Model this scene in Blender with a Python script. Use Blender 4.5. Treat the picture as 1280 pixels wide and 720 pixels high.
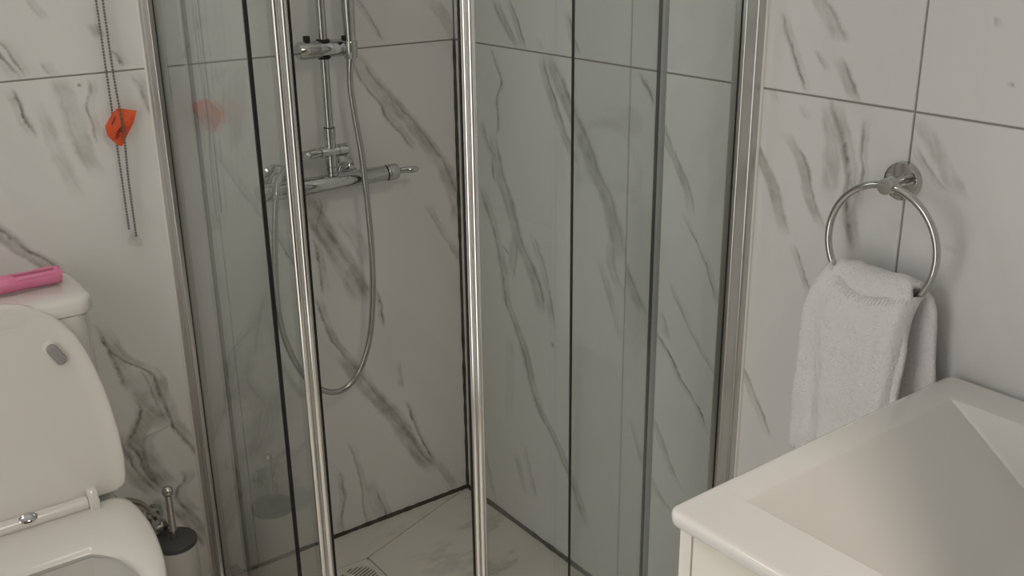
import bpy, bmesh, math, random
from mathutils import Vector, Matrix
for o in list(bpy.data.objects): bpy.data.objects.remove(o)
SC = bpy.context.scene; COL = SC.collection
# ------------------------------------------------------------------ camera, light, exposure
SC.cycles.max_bounces = 9; SC.cycles.transparent_max_bounces = 12
cd = bpy.data.cameras.new('camera'); cam = bpy.data.objects.new('camera', cd); COL.objects.link(cam); SC.camera = cam
cd.sensor_width = 36; cd.lens = 36.487; cd.clip_start = .02
cam.matrix_world = Matrix(((.805557, .212011, -.553289, -1.363007), (-.592390, .268763, -.759501, -2.088486),
                           (-.012319, .939584, .342097, 1.483517), (0, 0, 0, 1)))
SC.view_settings.view_transform = 'Standard'; SC.view_settings.look = 'None'
SC.view_settings.gamma = 1; SC.view_settings.use_curve_mapping = False
SC.view_settings.exposure = 0.32
wd = bpy.data.worlds.new('sky'); SC.world = wd; wd.use_nodes = True
bg = wd.node_tree.nodes['Background']; bg.inputs[0].default_value = (.80, .88, 1, 1); bg.inputs[1].default_value = 1.0
def area(name, loc, rot, size, w, col, shape='RECTANGLE', sy=None):
    l = bpy.data.lights.new(name, 'AREA'); l.energy = w; l.color = col; l.shape = shape; l.size = size
    if sy: l.size_y = sy
    o = bpy.data.objects.new(name, l); COL.objects.link(o); o.location = loc; o.rotation_euler = rot; return o
# daylight in the window over the toilet; then an added, unseen ceiling lamp
area('window_daylight', (-1.16, .13, 1.78), (math.radians(-90), 0, 0), .46, 6.2, (.97, .98, 1), sy=.54)
LAMP = (-1.3, -.45); LAMP_GLOW = 2
area('added_ceiling_light', (LAMP[0], LAMP[1], 2.35), (0, 0, 0), .28, 0.85, (1, .95, .88), 'DISK')
# added warm fill from the left, behind an unseen, made-up glazed door
area('door_fill_light', (-2.08, -1.21, .98), (0, math.radians(-90), 0), 1.7, 3.8, (1, .885, .74), sy=.70)
# added, unseen lamp behind the camera, brightens the faces turned that way
ENTRY = (-.82, -2.40); ENTRY_GLOW = 4
area('entry_fill_light', (ENTRY[0], ENTRY[1], 2.35), (0, 0, 0), .25, 8.5, (1, .88, .72), 'DISK')
GLASS_TINT = (.903, .914, .904); GLASS_FILM = .03
VEINS = [
('B',[(-0.986,1.269),(-0.968,1.231),(-0.954,1.198)],0.004,0.014,0.55,0.35),
('B',[(-0.971,1.277),(-0.956,1.237),(-0.946,1.202)],0.003,0.01,0.45,0.3),
('B',[(-0.912,1.232),(-0.906,1.217),(-0.897,1.201)],0.003,0.012,0.15,0.35),
('B',[(-0.808,1.294),(-0.803,1.279),(-0.798,1.264)],0.005,0.014,0.3,0.4),
('B',[(-0.786,1.242),(-0.776,1.226),(-0.768,1.207)],0.004,0.012,0.8,0.35),
('B',[(-0.924,1.349),(-0.911,1.327),(-0.895,1.303)],0.002,0.01,0.1,0.25),
('A',[(-0.971,1.188),(-0.962,1.158),(-0.954,1.123),(-0.942,1.092)],0.0035,0.012,0.7,0.3),
('A',[(-0.905,1.205),(-0.890,1.165),(-0.878,1.118),(-0.874,1.071),(-0.866,1.030),(-0.854,0.998)],0.003,0.02,0.15,0.5),
('A',[(-0.837,1.195),(-0.835,1.169),(-0.844,1.151),(-0.840,1.105),(-0.834,1.065)],0.003,0.01,0.5,0.35),
('A',[(-0.926,1.161),(-0.915,1.122),(-0.905,1.067),(-0.892,1.010),(-0.883,0.958)],0.003,0.016,0.08,0.32),
('A',[(-0.854,1.185),(-0.853,1.177)],0.004,0.006,0.7,0.3),
('A',[(-0.758,1.200),(-0.743,1.172),(-0.735,1.140),(-0.717,1.095),(-0.710,1.015)],0.003,0.018,0.35,0.5),
('A',[(-1.045,0.950),(-1.017,0.908),(-0.993,0.881),(-0.961,0.852),(-0.938,0.807)],0.005,0.02,0.85,0.8),
('A',[(-0.897,0.705),(-0.875,0.649),(-0.848,0.610),(-0.822,0.588),(-0.798,0.566),(-0.785,0.508),(-0.768,0.435),(-0.732,0.363),(-0.704,0.317)],0.004,0.016,0.85,0.55),
('A',[(-0.897,0.705),(-0.869,0.634),(-0.857,0.576),(-0.850,0.533)],0.004,0.018,0.6,0.5),
('A',[(-0.819,0.587),(-0.801,0.522),(-0.787,0.456),(-0.774,0.429)],0.003,0.036,0.4,0.75),
('A',[(-0.845,0.520),(-0.832,0.490),(-0.852,0.442),(-0.865,0.423),(-0.847,0.382),(-0.832,0.334),(-0.801,0.274)],0.005,0.028,0.7,0.8),
('A',[(-0.771,0.443),(-0.783,0.432),(-0.824,0.423),(-0.836,0.383),(-0.826,0.331),(-0.810,0.286)],0.005,0.018,0.9,0.6),
('A',[(-0.886,0.453),(-0.864,0.369),(-0.837,0.311),(-0.808,0.273)],0.004,0.024,0.55,0.75),
('A',[(-0.759,0.316),(-0.757,0.291),(-0.776,0.273),(-0.748,0.200)],0.005,0.018,0.8,0.6),
('A',[(-0.799,0.236),(-0.769,0.181),(-0.733,0.104)],0.004,0.022,0.5,0.75),
('C',[(-0.258,1.194),(-0.214,1.127),(-0.155,1.057),(-0.104,0.994),(-0.062,0.940),(-0.030,0.886),(-0.004,0.819),(0.005,0.748)],0.004,0.024,0.45,0.75),
('C',[(-0.274,1.185),(-0.245,1.121),(-0.207,1.072),(-0.179,1.022),(-0.122,0.949)],0.0035,0.014,0.5,0.5),
('C',[(-0.106,0.819),(-0.070,0.756),(-0.030,0.696),(0.009,0.641)],0.003,0.012,0.2,0.4),
('C',[(-0.411,0.899),(-0.386,0.854),(-0.360,0.800),(-0.324,0.735),(-0.297,0.680),(-0.270,0.599)],0.005,0.03,0.35,0.85),
('C',[(-0.399,0.792),(-0.387,0.725),(-0.381,0.649)],0.0035,0.012,0.7,0.4),
('C',[(-0.334,0.820),(-0.301,0.766),(-0.272,0.693)],0.003,0.02,0.1,0.4),
('C',[(-0.246,0.634),(-0.234,0.584),(-0.224,0.529)],0.003,0.009,0.6,0.3),
('C',[(-0.378,0.882),(-0.372,0.852),(-0.387,0.820),(-0.381,0.789)],0.003,0.012,0.5,0.4),
('C',[(-0.401,0.649),(-0.388,0.586),(-0.362,0.518),(-0.323,0.462)],0.0035,0.012,0.6,0.45),
('C',[(-0.338,0.491),(-0.312,0.438),(-0.276,0.376),(-0.226,0.312),(-0.194,0.257),(-0.164,0.192),(-0.128,0.127),(-0.095,0.078)],0.003,0.026,0.3,0.8),
('C',[(-0.179,0.316),(-0.163,0.261),(-0.133,0.181),(-0.099,0.103)],0.0035,0.008,0.6,0.3),
('C',[(-0.111,0.119),(-0.083,0.068),(-0.052,0.008)],0.003,0.014,0.1,0.4),
('C',[(-0.191,0.430),(-0.187,0.385),(-0.184,0.351)],0.003,0.01,0.3,0.3),
('C',[(-0.613,1.042),(-0.558,0.932),(-0.512,0.843),(-0.463,0.760),(-0.426,0.694)],0.003,0.012,0.45,0.4),
('C',[(-0.354,0.254),(-0.336,0.197),(-0.325,0.124),(-0.316,-0.009)],0.003,0.01,0.35,0.35),
('C',[(-0.379,0.189),(-0.372,0.107),(-0.384,0.030),(-0.376,-0.013)],0.003,0.01,0.5,0.35),
('C',[(-0.281,0.092),(-0.264,0.029),(-0.252,-0.014)],0.0035,0.012,0.5,0.4),
('C',[(-0.313,0.132),(-0.301,0.069),(-0.287,0.004)],0.003,0.02,0.05,0.4),
('D',[(-0.250,1.312),(-0.215,1.259),(-0.184,1.209)],0.003,0.01,0.5,0.35),
('D',[(-0.078,1.303),(-0.038,1.247),(-0.004,1.192)],0.003,0.02,0.05,0.45),
('E',[(-0.147,1.202),(-0.168,1.164),(-0.188,1.118),(-0.172,1.086),(-0.173,1.035),(-0.163,0.993)],0.003,0.009,0.7,0.35),
('E',[(-0.163,1.006),(-0.168,0.970),(-0.186,0.911),(-0.216,0.856),(-0.237,0.813),(-0.266,0.753),(-0.305,0.705),(-0.332,0.650),(-0.335,0.608)],0.004,0.024,0.45,0.85),
('E',[(-0.106,1.029),(-0.136,0.964),(-0.167,0.932)],0.003,0.01,0.4,0.35),
('E',[(-0.155,0.958),(-0.147,0.911),(-0.163,0.880)],0.004,0.009,0.7,0.3),
('E',[(-0.334,1.204),(-0.356,1.147),(-0.383,1.100),(-0.410,1.053),(-0.437,1.015),(-0.461,0.980)],0.0035,0.016,0.5,0.55),
('E',[(-0.361,1.207),(-0.396,1.159),(-0.428,1.114),(-0.462,1.069),(-0.501,1.017),(-0.527,0.972),(-0.558,0.937),(-0.579,0.886),(-0.597,0.844),(-0.620,0.799)],0.0035,0.026,0.4,0.8),
('E',[(-0.090,0.869),(-0.124,0.807),(-0.155,0.745),(-0.179,0.671),(-0.194,0.603),(-0.216,0.569),(-0.241,0.525),(-0.263,0.480),(-0.284,0.425),(-0.315,0.363),(-0.371,0.311),(-0.416,0.257),(-0.446,0.217),(-0.476,0.167),(-0.521,0.114)],0.0035,0.02,0.55,0.65),
('E',[(-0.249,0.797),(-0.235,0.725),(-0.224,0.659)],0.003,0.018,0.4,0.5),
('E',[(-0.294,0.802),(-0.326,0.749),(-0.350,0.698),(-0.370,0.627),(-0.379,0.586)],0.003,0.014,0.4,0.4),
('E',[(-0.516,0.805),(-0.545,0.752),(-0.572,0.698),(-0.591,0.659),(-0.617,0.620)],0.003,0.014,0.15,0.4),
('E',[(-0.215,0.517),(-0.216,0.411),(-0.210,0.288)],0.003,0.02,0.05,0.25),
('E',[(-0.087,0.168),(-0.110,0.090),(-0.137,0.016)],0.003,0.01,0.3,0.3),
('E',[(-0.219,0.209),(-0.238,0.153),(-0.264,0.096)],0.003,0.016,0.2,0.35),
('E',[(-0.263,0.250),(-0.282,0.185),(-0.307,0.106)],0.003,0.01,0.3,0.3),
('E',[(-0.577,0.851),(-0.577,0.782),(-0.613,0.736)],0.003,0.014,0.2,0.5),
('E',[(-0.370,0.552),(-0.376,0.538)],0.004,0.006,0.7,0.3),
('E',[(-0.158,0.742),(-0.184,0.736),(-0.206,0.722)],0.0035,0.008,0.8,0.3),
('G',[(-0.157,1.307),(-0.201,1.250),(-0.252,1.198)],0.003,0.018,0.4,0.6),
('G',[(-0.220,1.310),(-0.259,1.246),(-0.281,1.199)],0.003,0.012,0.55,0.5),
('G',[(-0.418,1.294),(-0.439,1.244),(-0.462,1.207)],0.0035,0.012,0.5,0.45),
('G',[(-0.318,1.229),(-0.332,1.204)],0.002,0.01,0.1,0.35),
('F',[(-0.632,1.196),(-0.655,1.166),(-0.674,1.133)],0.003,0.01,0.6,0.35),
('F',[(-0.610,0.814),(-0.643,0.759),(-0.674,0.713)],0.0035,0.02,0.4,0.7),
('F',[(-0.692,1.123),(-0.717,1.077),(-0.747,1.037),(-0.778,0.998),(-0.800,0.943)],0.003,0.014,0.35,0.6),
('F',[(-0.764,0.953),(-0.790,0.916),(-0.818,0.884),(-0.846,0.829),(-0.868,0.780)],0.003,0.01,0.5,0.3),
('F',[(-0.672,0.709),(-0.717,0.673),(-0.753,0.642),(-0.788,0.603),(-0.823,0.573),(-0.863,0.519)],0.0035,0.01,0.7,0.4),
('F',[(-0.718,0.737),(-0.731,0.704),(-0.744,0.677)],0.003,0.01,0.3,0.4),
('F',[(-0.735,0.805),(-0.768,0.757),(-0.814,0.705),(-0.864,0.648)],0.003,0.01,0.35,0.3),
('F',[(-0.697,0.514),(-0.741,0.449),(-0.778,0.392),(-0.819,0.357)],0.003,0.012,0.3,0.4),
('F',[(-0.686,0.388),(-0.722,0.341),(-0.777,0.297)],0.003,0.014,0.4,0.5),
('F',[(-0.633,0.470),(-0.660,0.415),(-0.687,0.360)],0.003,0.01,0.2,0.4),
('F',[(-0.897,1.155),(-0.947,1.090),(-0.966,1.063),(-0.999,0.987),(-1.012,0.960)],0.003,0.016,0.2,0.6),
('F',[(-0.998,1.135),(-1.031,1.089),(-1.051,1.046),(-1.071,1.010),(-1.098,0.983)],0.003,0.014,0.3,0.55),
('F',[(-1.073,1.202),(-1.090,1.157),(-1.100,1.127),(-1.114,1.084),(-1.123,1.034),(-1.140,0.964)],0.006,0.016,0.75,0.55),
('F',[(-1.083,1.196),(-1.090,1.106),(-1.096,1.029)],0.003,0.018,0.05,0.45),
('F',[(-1.118,1.124),(-1.128,1.062),(-1.135,0.984)],0.003,0.014,0.1,0.35),
('F',[(-1.135,1.181),(-1.132,1.139),(-1.139,1.096),(-1.138,1.035)],0.003,0.01,0.45,0.35),
('F',[(-1.022,0.951),(-1.050,0.907),(-1.072,0.871)],0.003,0.01,0.5,0.35),
('F',[(-0.917,0.708),(-0.947,0.670),(-0.980,0.618),(-1.005,0.575)],0.003,0.012,0.4,0.4),
('F',[(-1.013,1.184),(-1.028,1.160)],0.002,0.01,0.1,0.2),
('F',[(-0.962,1.201),(-0.974,1.179)],0.002,0.01,0.1,0.3),
('I',[(-0.963,1.325),(-0.985,1.270),(-0.999,1.240),(-1.017,1.203)],0.0035,0.012,0.6,0.35),
('I',[(-1.038,1.359),(-1.068,1.323),(-1.087,1.287)],0.004,0.02,0.3,0.6),
('I',[(-1.082,1.267),(-1.102,1.239),(-1.132,1.200)],0.003,0.016,0.4,0.6),
('I',[(-1.029,1.272),(-1.057,1.242)],0.002,0.008,0.2,0.25),
('H',[(-1.223,1.194),(-1.253,1.158),(-1.284,1.117),(-1.305,1.086)],0.003,0.016,0.05,0.45),
('H',[(-1.231,1.155),(-1.251,1.129),(-1.290,1.092)],0.003,0.01,0.3,0.35),
('H',[(-1.299,1.018),(-1.309,1.005)],0.002,0.01,0.05,0.3),
('J',[(-1.322,1.343),(-1.327,1.328)],0.003,0.006,0.3,0.2),
('J',[(-1.354,1.260),(-1.359,1.252)],0.004,0.008,0.4,0.3)]
# ------------------------------------------------------------------ helpers
R2 = math.radians
def tag(o, label=None, cat=None, group=None, kind=None):
    if label: o['label'] = label
    if cat: o['category'] = cat
    if group: o['group'] = group
    if kind: o['kind'] = kind
    return o
def empty(name, loc, label, cat, group=None):
    o = bpy.data.objects.new(name, None); COL.objects.link(o)
    o.location = loc; o.empty_display_size = .05
    return tag(o, label, cat, group)
class MB:
    """collects shapes in world coordinates; build() links them as one mesh"""
    def __init__(s): s.v = []; s.f = []
    def add(s, v, f):
        n = len(s.v); s.v += [tuple(map(float, p)) for p in v]; s.f += [[i + n for i in q] for q in f]; return s
    def box(s, a, b):
        x0, x1 = sorted((a[0], b[0])); y0, y1 = sorted((a[1], b[1])); z0, z1 = sorted((a[2], b[2]))
        return s.add([(x0,y0,z0),(x1,y0,z0),(x1,y1,z0),(x0,y1,z0),(x0,y0,z1),(x1,y0,z1),(x1,y1,z1),(x0,y1,z1)],
                     [(3,2,1,0),(4,5,6,7),(0,1,5,4),(1,2,6,5),(2,3,7,6),(3,0,4,7)])
    def loft(s, rings, cap0=True, cap1=True):
        n = len(rings[0]); v = [p for r in rings for p in r]; f = []
        for k in range(len(rings) - 1):
            for i in range(n):
                j = (i + 1) % n; f.append((k*n+i, k*n+j, (k+1)*n+j, (k+1)*n+i))
        if cap0: f.append(tuple(range(n - 1, -1, -1)))
        if cap1: f.append(tuple((len(rings)-1)*n + i for i in range(n)))
        return s.add(v, f)
    def tube(s, pts, r, n=16, cap=True):
        """round tube through pts; r one radius or one for each point"""
        pts = [Vector(p) for p in pts]; rr = r if isinstance(r, (list, tuple)) else [r] * len(pts)
        t0 = (pts[1] - pts[0]).normalized()
        up = Vector((0, 0, 1)) if abs(t0.z) < .9 else Vector((0, 1, 0))
        a = t0.cross(up).normalized(); rings = []; tp = t0
        for k, p in enumerate(pts):
            t = (pts[min(k+1, len(pts)-1)] - pts[max(k-1, 0)])
            t = t.normalized() if t.length > 1e-9 else tp
            q = tp.rotation_difference(t); a = q @ a; a = (a - t * a.dot(t)).normalized(); tp = t
            b = t.cross(a)
            rings.append([p + (a * math.cos(2*math.pi*i/n) + b * math.sin(2*math.pi*i/n)) * rr[k] for i in range(n)])
        return s.loft(rings, cap, cap)
    def turned(s, o, d, prof, n=28):
        """turned shape: prof is a list of (distance along d, radius)"""
        o = Vector(o); d = Vector(d).normalized()
        up = Vector((0, 0, 1)) if abs(d.z) < .9 else Vector((0, 1, 0))
        a = d.cross(up).normalized(); b = d.cross(a)
        rings = [[o + d * h + (a * math.cos(2*math.pi*i/n) + b * math.sin(2*math.pi*i/n)) * max(r, 1e-4) for i in range(n)] for h, r in prof]
        return s.loft(rings)
    def prism(s, poly, z0, z1):
        return s.loft([[(x, y, z0) for x, y in poly], [(x, y, z1) for x, y in poly]])
    def build(s, name, mat, parent=None, bevel=0, seg=2, smooth=35, limit=None):
        me = bpy.data.meshes.new(name); bm = bmesh.new()
        vs = [bm.verts.new(p) for p in s.v]
        for q in s.f:
            try: bm.faces.new([vs[i] for i in q])
            except ValueError: pass
        bmesh.ops.recalc_face_normals(bm, faces=bm.faces)
        if bevel:
            es = [e for e in bm.edges if len(e.link_faces) == 2 and e.calc_face_angle(0) > R2(limit or 40)]
            bmesh.ops.bevel(bm, geom=es, offset=bevel, segments=seg, profile=.5, affect='EDGES', clamp_overlap=True)
        bm.to_mesh(me); bm.free()
        if smooth:
            me.shade_smooth(); me.set_sharp_from_angle(angle=R2(smooth))
        me.materials.append(mat)
        o = bpy.data.objects.new(name, me); COL.objects.link(o)
        if parent:
            o.parent = parent; o.matrix_parent_inverse = Matrix.Identity(4)
            off = Vector(parent.location); q = parent.parent
            while q: off = off + Vector(q.location); q = q.parent
            me.transform(Matrix.Translation(-off))
        return o
def structure(o): o['kind'] = 'structure'; return o
def spline(P, n=8):
    """Catmull-Rom through P"""
    P = [Vector(p) for p in P]; out = []
    for k in range(len(P) - 1):
        a, b, c, d = P[max(k-1,0)], P[k], P[k+1], P[min(k+2, len(P)-1)]
        for i in range(n):
            t = i / n
            out.append(.5*((2*b) + (c-a)*t + (2*a-5*b+4*c-d)*t*t + (3*b-a-3*c+d)*t**3))
    return out + [P[-1]]

# ------------------------------------------------------------------ materials
def mat(name, col, rough=.5, metal=0, **kw):
    m = bpy.data.materials.new(name); m.use_nodes = True
    b = m.node_tree.nodes['Principled BSDF']
    b.inputs['Base Color'].default_value = (*col, 1); b.inputs['Roughness'].default_value = rough
    b.inputs['Metallic'].default_value = metal
    for k, v in kw.items(): b.inputs[k.replace('_', ' ')].default_value = v
    return m
class NT:
    def __init__(s, m): s.t = m.node_tree; s.n = s.t.nodes; s.l = s.t.links
    def put(s, i, x):
        if hasattr(x, 'is_output') or isinstance(x, bpy.types.NodeSocket): s.l.new(x, i)
        elif x is not None: i.default_value = x
    def math(s, op, a, b=None, c=None, clamp=False):
        q = s.n.new('ShaderNodeMath'); q.operation = op; q.use_clamp = clamp
        for i, x in enumerate((a, b, c)): s.put(q.inputs[i], x)
        return q.outputs[0]
    def noise(s, vec, scale, detail=3, rough=.55):
        q = s.n.new('ShaderNodeTexNoise'); s.put(q.inputs['Vector'], vec)
        q.inputs['Scale'].default_value = scale; q.inputs['Detail'].default_value = detail; q.inputs['Roughness'].default_value = rough
        return q.outputs[0]
    def maprange(s, x, a, b, c, d):
        q = s.n.new('ShaderNodeMapRange'); s.put(q.inputs[0], x)
        for i, w in enumerate((a, b, c, d)): q.inputs[i+1].default_value = w
        return q.outputs[0]
    def mapping(s, vec, loc=(0,0,0), rot=(0,0,0), sc=(1,1,1)):
        q = s.n.new('ShaderNodeMapping'); s.put(q.inputs[0], vec)
        q.inputs[1].default_value = loc; q.inputs[2].default_value = rot; q.inputs[3].default_value = sc
        return q.outputs[0]
    def mix(s, f, a, b):
        q = s.n.new('ShaderNodeMix'); q.data_type = 'RGBA'; s.put(q.inputs[0], f)
        for i, x in ((6, a), (7, b)):
            s.put(q.inputs[i], (*x, 1) if isinstance(x, tuple) and len(x) == 3 else x)
        return q.outputs[2]
    def bump(s, h, strength=.3, dist=.001):
        q = s.n.new('ShaderNodeBump'); q.inputs['Strength'].default_value = strength; q.inputs['Distance'].default_value = dist
        s.put(q.inputs['Height'], h); return q.outputs[0]
def grain(m, scale=600, strength=.1, dist=.0005):
    t = NT(m); co = t.n.new('ShaderNodeTexCoord').outputs['Object']
    t.l.new(t.bump(t.noise(co, scale), strength, dist), t.n['Principled BSDF'].inputs['Normal']); return m
def speckle(m, col, scale=8, amount=.5):
    """gentle colour variation of a surface"""
    t = NT(m); co = t.n.new('ShaderNodeTexCoord').outputs['Object']
    b = t.n['Principled BSDF']; c0 = tuple(b.inputs['Base Color'].default_value)[:3]
    t.l.new(t.mix(t.maprange(t.noise(co, scale, 4), .4, .7, 0, amount), c0, col), b.inputs['Base Color']); return m

MARBLE = (.79, .787, .775); VEIN = (.17, .155, .135); HALO = (.355, .34, .31)
def marble(name, tile=None, axis=0, base=MARBLE, rough=.13, seed=0, faint=.5):
    """glossy marble-look porcelain; the veins listed for a tile run down it, frayed by noise"""
    m = mat(name, base, rough); t = NT(m); b = t.n['Principled BSDF']
    b.inputs['Specular IOR Level'].default_value = .5
    co = t.n.new('ShaderNodeTexCoord').outputs['Object']
    sx = t.n.new('ShaderNodeSeparateXYZ'); t.l.new(co, sx.inputs[0])
    sh = t.mapping(co, (seed*3.1, seed*1.7, seed*.9))
    n1 = t.noise(sh, 7, 4); n2 = t.noise(sh, 38, 4, .65); n3 = t.noise(sh, 16, 3)
    u = t.math('ADD', sx.outputs[axis], t.math('MULTIPLY', t.math('SUBTRACT', n1, .5), .03))
    u = t.math('ADD', u, t.math('MULTIPLY', t.math('SUBTRACT', n2, .5), .015))
    z = sx.outputs[2]
    core = halo = None
    L = [w for w in VEINS if w[0] == tile]
    if L:
        lo = min(p[0] for w in L for p in w[1]) - .05; hi = max(p[0] for w in L for p in w[1]) + .05
        un = t.math('DIVIDE', t.math('SUBTRACT', u, lo), hi - lo)
        for k, (_, P, cw, hw, ca, ha) in enumerate(L):
            z1, z0 = P[0][1], P[-1][1]
            tr = t.math('DIVIDE', t.math('SUBTRACT', z, z0), z1 - z0)
            fc = t.n.new('ShaderNodeFloatCurve'); cu = fc.mapping.curves[0]
            pts = sorted(((p[1]-z0)/(z1-z0), (p[0]-lo)/(hi-lo)) for p in P)
            cu.points[0].location = pts[0]; cu.points[-1].location = pts[-1]
            for q in pts[1:-1]: cu.points.new(*q)
            fc.mapping.update(); t.l.new(tr, fc.inputs['Value'])
            d = t.math('MULTIPLY', t.math('SUBTRACT', un, fc.outputs[0]), hi - lo)
            env = t.math('MULTIPLY', t.math('MULTIPLY', tr, t.math('SUBTRACT', 1, tr)), 4 + 14*(z1-z0), clamp=True)
            cw *= 1.5; hw *= 1.1; ca = min(1, ca*1.5); ha = min(1, ha*1.2)
            c = t.math('SUBTRACT', 1, t.math('DIVIDE', t.math('ABSOLUTE', d), cw), clamp=True)
            c = t.math('MULTIPLY', c, t.math('MULTIPLY', env, ca))
            side = hw * (.45 if k % 3 else -.3)
            h = t.math('SUBTRACT', 1, t.math('DIVIDE', t.math('ABSOLUTE', t.math('SUBTRACT', d, side)), hw), clamp=True)
            h = t.math('MULTIPLY', t.math('MULTIPLY', h, 2.4, clamp=True), t.math('MULTIPLY', env, ha))
            core = c if core is None else t.math('MAXIMUM', core, c)
            halo = h if halo is None else t.math('MAXIMUM', halo, h)
    # soft drifting clouds, stretched down the slope of the veins
    turn = t.mapping(sh, rot=(0, R2(30), 0) if axis == 0 else (R2(25), 0, 0))
    cl = t.mapping(turn, sc=(3.2, 3.2, .8))
    stk = t.noise(t.mapping(turn, sc=(1, 1, .12)), 75, 3, .6)
    cloud = t.maprange(t.noise(cl, 2.2, 5, .6), .5, .78, 0, faint * .42)
    col = t.mix(cloud, base, (.50, .49, .47))
    if L:
        col = t.mix(t.math('MULTIPLY', t.math('MULTIPLY', halo, t.maprange(n3, .36, .6, .4, 1.0)), t.maprange(stk, .36, .62, .5, 1.0)), col, HALO)
        col = t.mix(t.math('MULTIPLY', core, t.maprange(n2, .36, .62, .25, 1.0)), col, VEIN)
    t.l.new(col, b.inputs['Base Color'])
    return m
def generic_marble(name, base, seed, rough=.2, scale=1.6, amt=.55):
    m = mat(name, base, rough); t = NT(m); b = t.n['Principled BSDF']
    co = t.n.new('ShaderNodeTexCoord').outputs['Object']
    sh = t.mapping(co, (seed*2.3, seed*.7, seed), rot=(.3, .4, .5), sc=(1, 2.0, .6))
    w = t.noise(sh, scale, 6, .62)
    r = t.math('ABSOLUTE', t.math('SUBTRACT', w, .5))
    v = t.maprange(r, 0, .03, amt, 0)
    v = t.math('MULTIPLY', v, t.maprange(t.noise(sh, 3.1, 3), .42, .62, 0, 1))
    t.l.new(t.mix(v, base, (.30, .28, .25)), b.inputs['Base Color']); return m
def glass_mat(name, tint, ior=1.5, film=0):
    m = bpy.data.materials.new(name); m.use_nodes = True; t = NT(m); t.n.clear()
    out = t.n.new('ShaderNodeOutputMaterial'); mx = t.n.new('ShaderNodeMixShader')
    tr = t.n.new('ShaderNodeBsdfTransparent'); tr.inputs[0].default_value = (*tint, 1)
    gl = t.n.new('ShaderNodeBsdfGlossy'); gl.inputs['Roughness'].default_value = .0; gl.inputs[0].default_value = (1, 1, 1, 1)
    fr = t.n.new('ShaderNodeFresnel'); ge = t.n.new('ShaderNodeNewGeometry')
    # the same reflectance on the way into the pane as on the way out
    t.l.new(t.maprange(ge.outputs['Backfacing'], 0, 1, ior, 1 / ior), fr.inputs['IOR'])
    t.l.new(fr.outputs[0], mx.inputs[0]); t.l.new(tr.outputs[0], mx.inputs[1]); t.l.new(gl.outputs[0], mx.inputs[2])
    last = mx.outputs[0]
    if film:      # dried water film on a shower pane
        df = t.n.new('ShaderNodeBsdfDiffuse'); df.inputs[0].default_value = (.78, .83, .82, 1)
        m2 = t.n.new('ShaderNodeMixShader'); co = t.n.new('ShaderNodeTexCoord').outputs['Object']
        t.l.new(t.maprange(t.noise(t.mapping(co, sc=(1, 1, .25)), 5, 4), .35, .75, film * .4, film * 1.6), m2.inputs[0])
        t.l.new(last, m2.inputs[1]); t.l.new(df.outputs[0], m2.inputs[2]); last = m2.outputs[0]
    t.l.new(last, out.inputs[0]); return m
def emit(name, col, s):
    m = mat(name, col, .6); b = m.node_tree.nodes['Principled BSDF']
    b.inputs['Emission Color'].default_value = (*col, 1); b.inputs['Emission Strength'].default_value = s; return m

M_GROUT = grain(mat('grout', (.33, .305, .28), .8), 900, .3)
M_PLASTER = grain(mat('plaster', (.72, .71, .69), .8), 300, .1)
M_REAR_DARK = speckle(mat('rear_wall_dark', (.12, .10, .085), .5), (.16, .13, .10), 6, .8)  # unseen rear wall, coloured dark to give the chrome dark reflections
M_CEIL = grain(mat('ceiling_paint', (.85, .84, .82), .8), 300, .1)
M_CHROME = speckle(mat('chrome', (.58, .58, .575), .05, 1), (.52, .52, .515), 30, .5)
M_POLISHED = speckle(mat('polished_profile', (.86, .85, .83), .10, 1), (.78, .77, .75), 20, .4)
M_CHROME2 = grain(mat('satin_aluminium', (.58, .57, .55), .28, 1), 500, .05)
M_HOSE = grain(mat('hose_metal', (.50, .50, .485), .2, 1), 500, .05)
M_BLACK = grain(mat('black_rubber', (.012, .012, .013), .45), 500, .1)
M_MOULD = grain(speckle(mat('dark_silicone', (.045, .038, .03), .6), (.10, .085, .065), 40, .8), 300, .4, .001)
M_SILIC = grain(mat('white_silicone', (.80, .78, .74), .4), 300, .1)
M_SEAL = grain(mat('grey_seal', (.40, .41, .44), .35), 300, .05)
M_CLEARSEAL = grain(mat('clear_seal', (.52, .52, .50), .3), 300, .05)
M_PORC = speckle(mat('porcelain', (.80, .775, .74), .08, 0, Coat_Weight=.3), (.78, .755, .72), 3, .5)
M_SEAT = speckle(mat('seat_plastic', (.80, .765, .725), .16), (.78, .745, .70), 3, .5)
M_BASIN = speckle(mat('basin_ceramic', (.82, .79, .765), .10, 0, Coat_Weight=.2), (.80, .77, .745), 3, .5)
M_CAB = grain(mat('white_lacquer', (.92, .87, .77), .3), 200, .03)
M_PAD = grain(mat('grey_rubber', (.33, .32, .315), .5), 500, .1)
M_PINK = grain(speckle(mat('pink_plastic', (.86, .27, .45), .42), (.78, .20, .38), 25, .6), 60, .5, .002)
M_BRLID = grain(mat('dark_grey_lid', (.085, .085, .085), .45), 900, .25)
M_BRBODY = grain(mat('brushed_white_can', (.70, .69, .67), .38), 700, .1)
M_STEEL = grain(mat('brushed_steel', (.62, .60, .56), .2, 1), 700, .06)
M_BALL = grain(mat('ball_chain_steel', (.24, .23, .21), .38, 1), 700, .05)
M_ORANGE = speckle(mat('orange_card', (.82, .115, .03), .32, 0, Coat_Weight=.4), (.62, .06, .02), 45, .7)
M_PRINT = grain(mat('dark_print', (.16, .02, .015), .5), 500, .02)
M_CLIP = glass_mat('clear_plastic', (.97, .97, .965), 1.22)
M_GLASS = glass_mat('shower_glass', GLASS_TINT, 1.5, film=GLASS_FILM)
M_PANE = glass_mat('window_glass', (.97, .98, .97))
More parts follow.
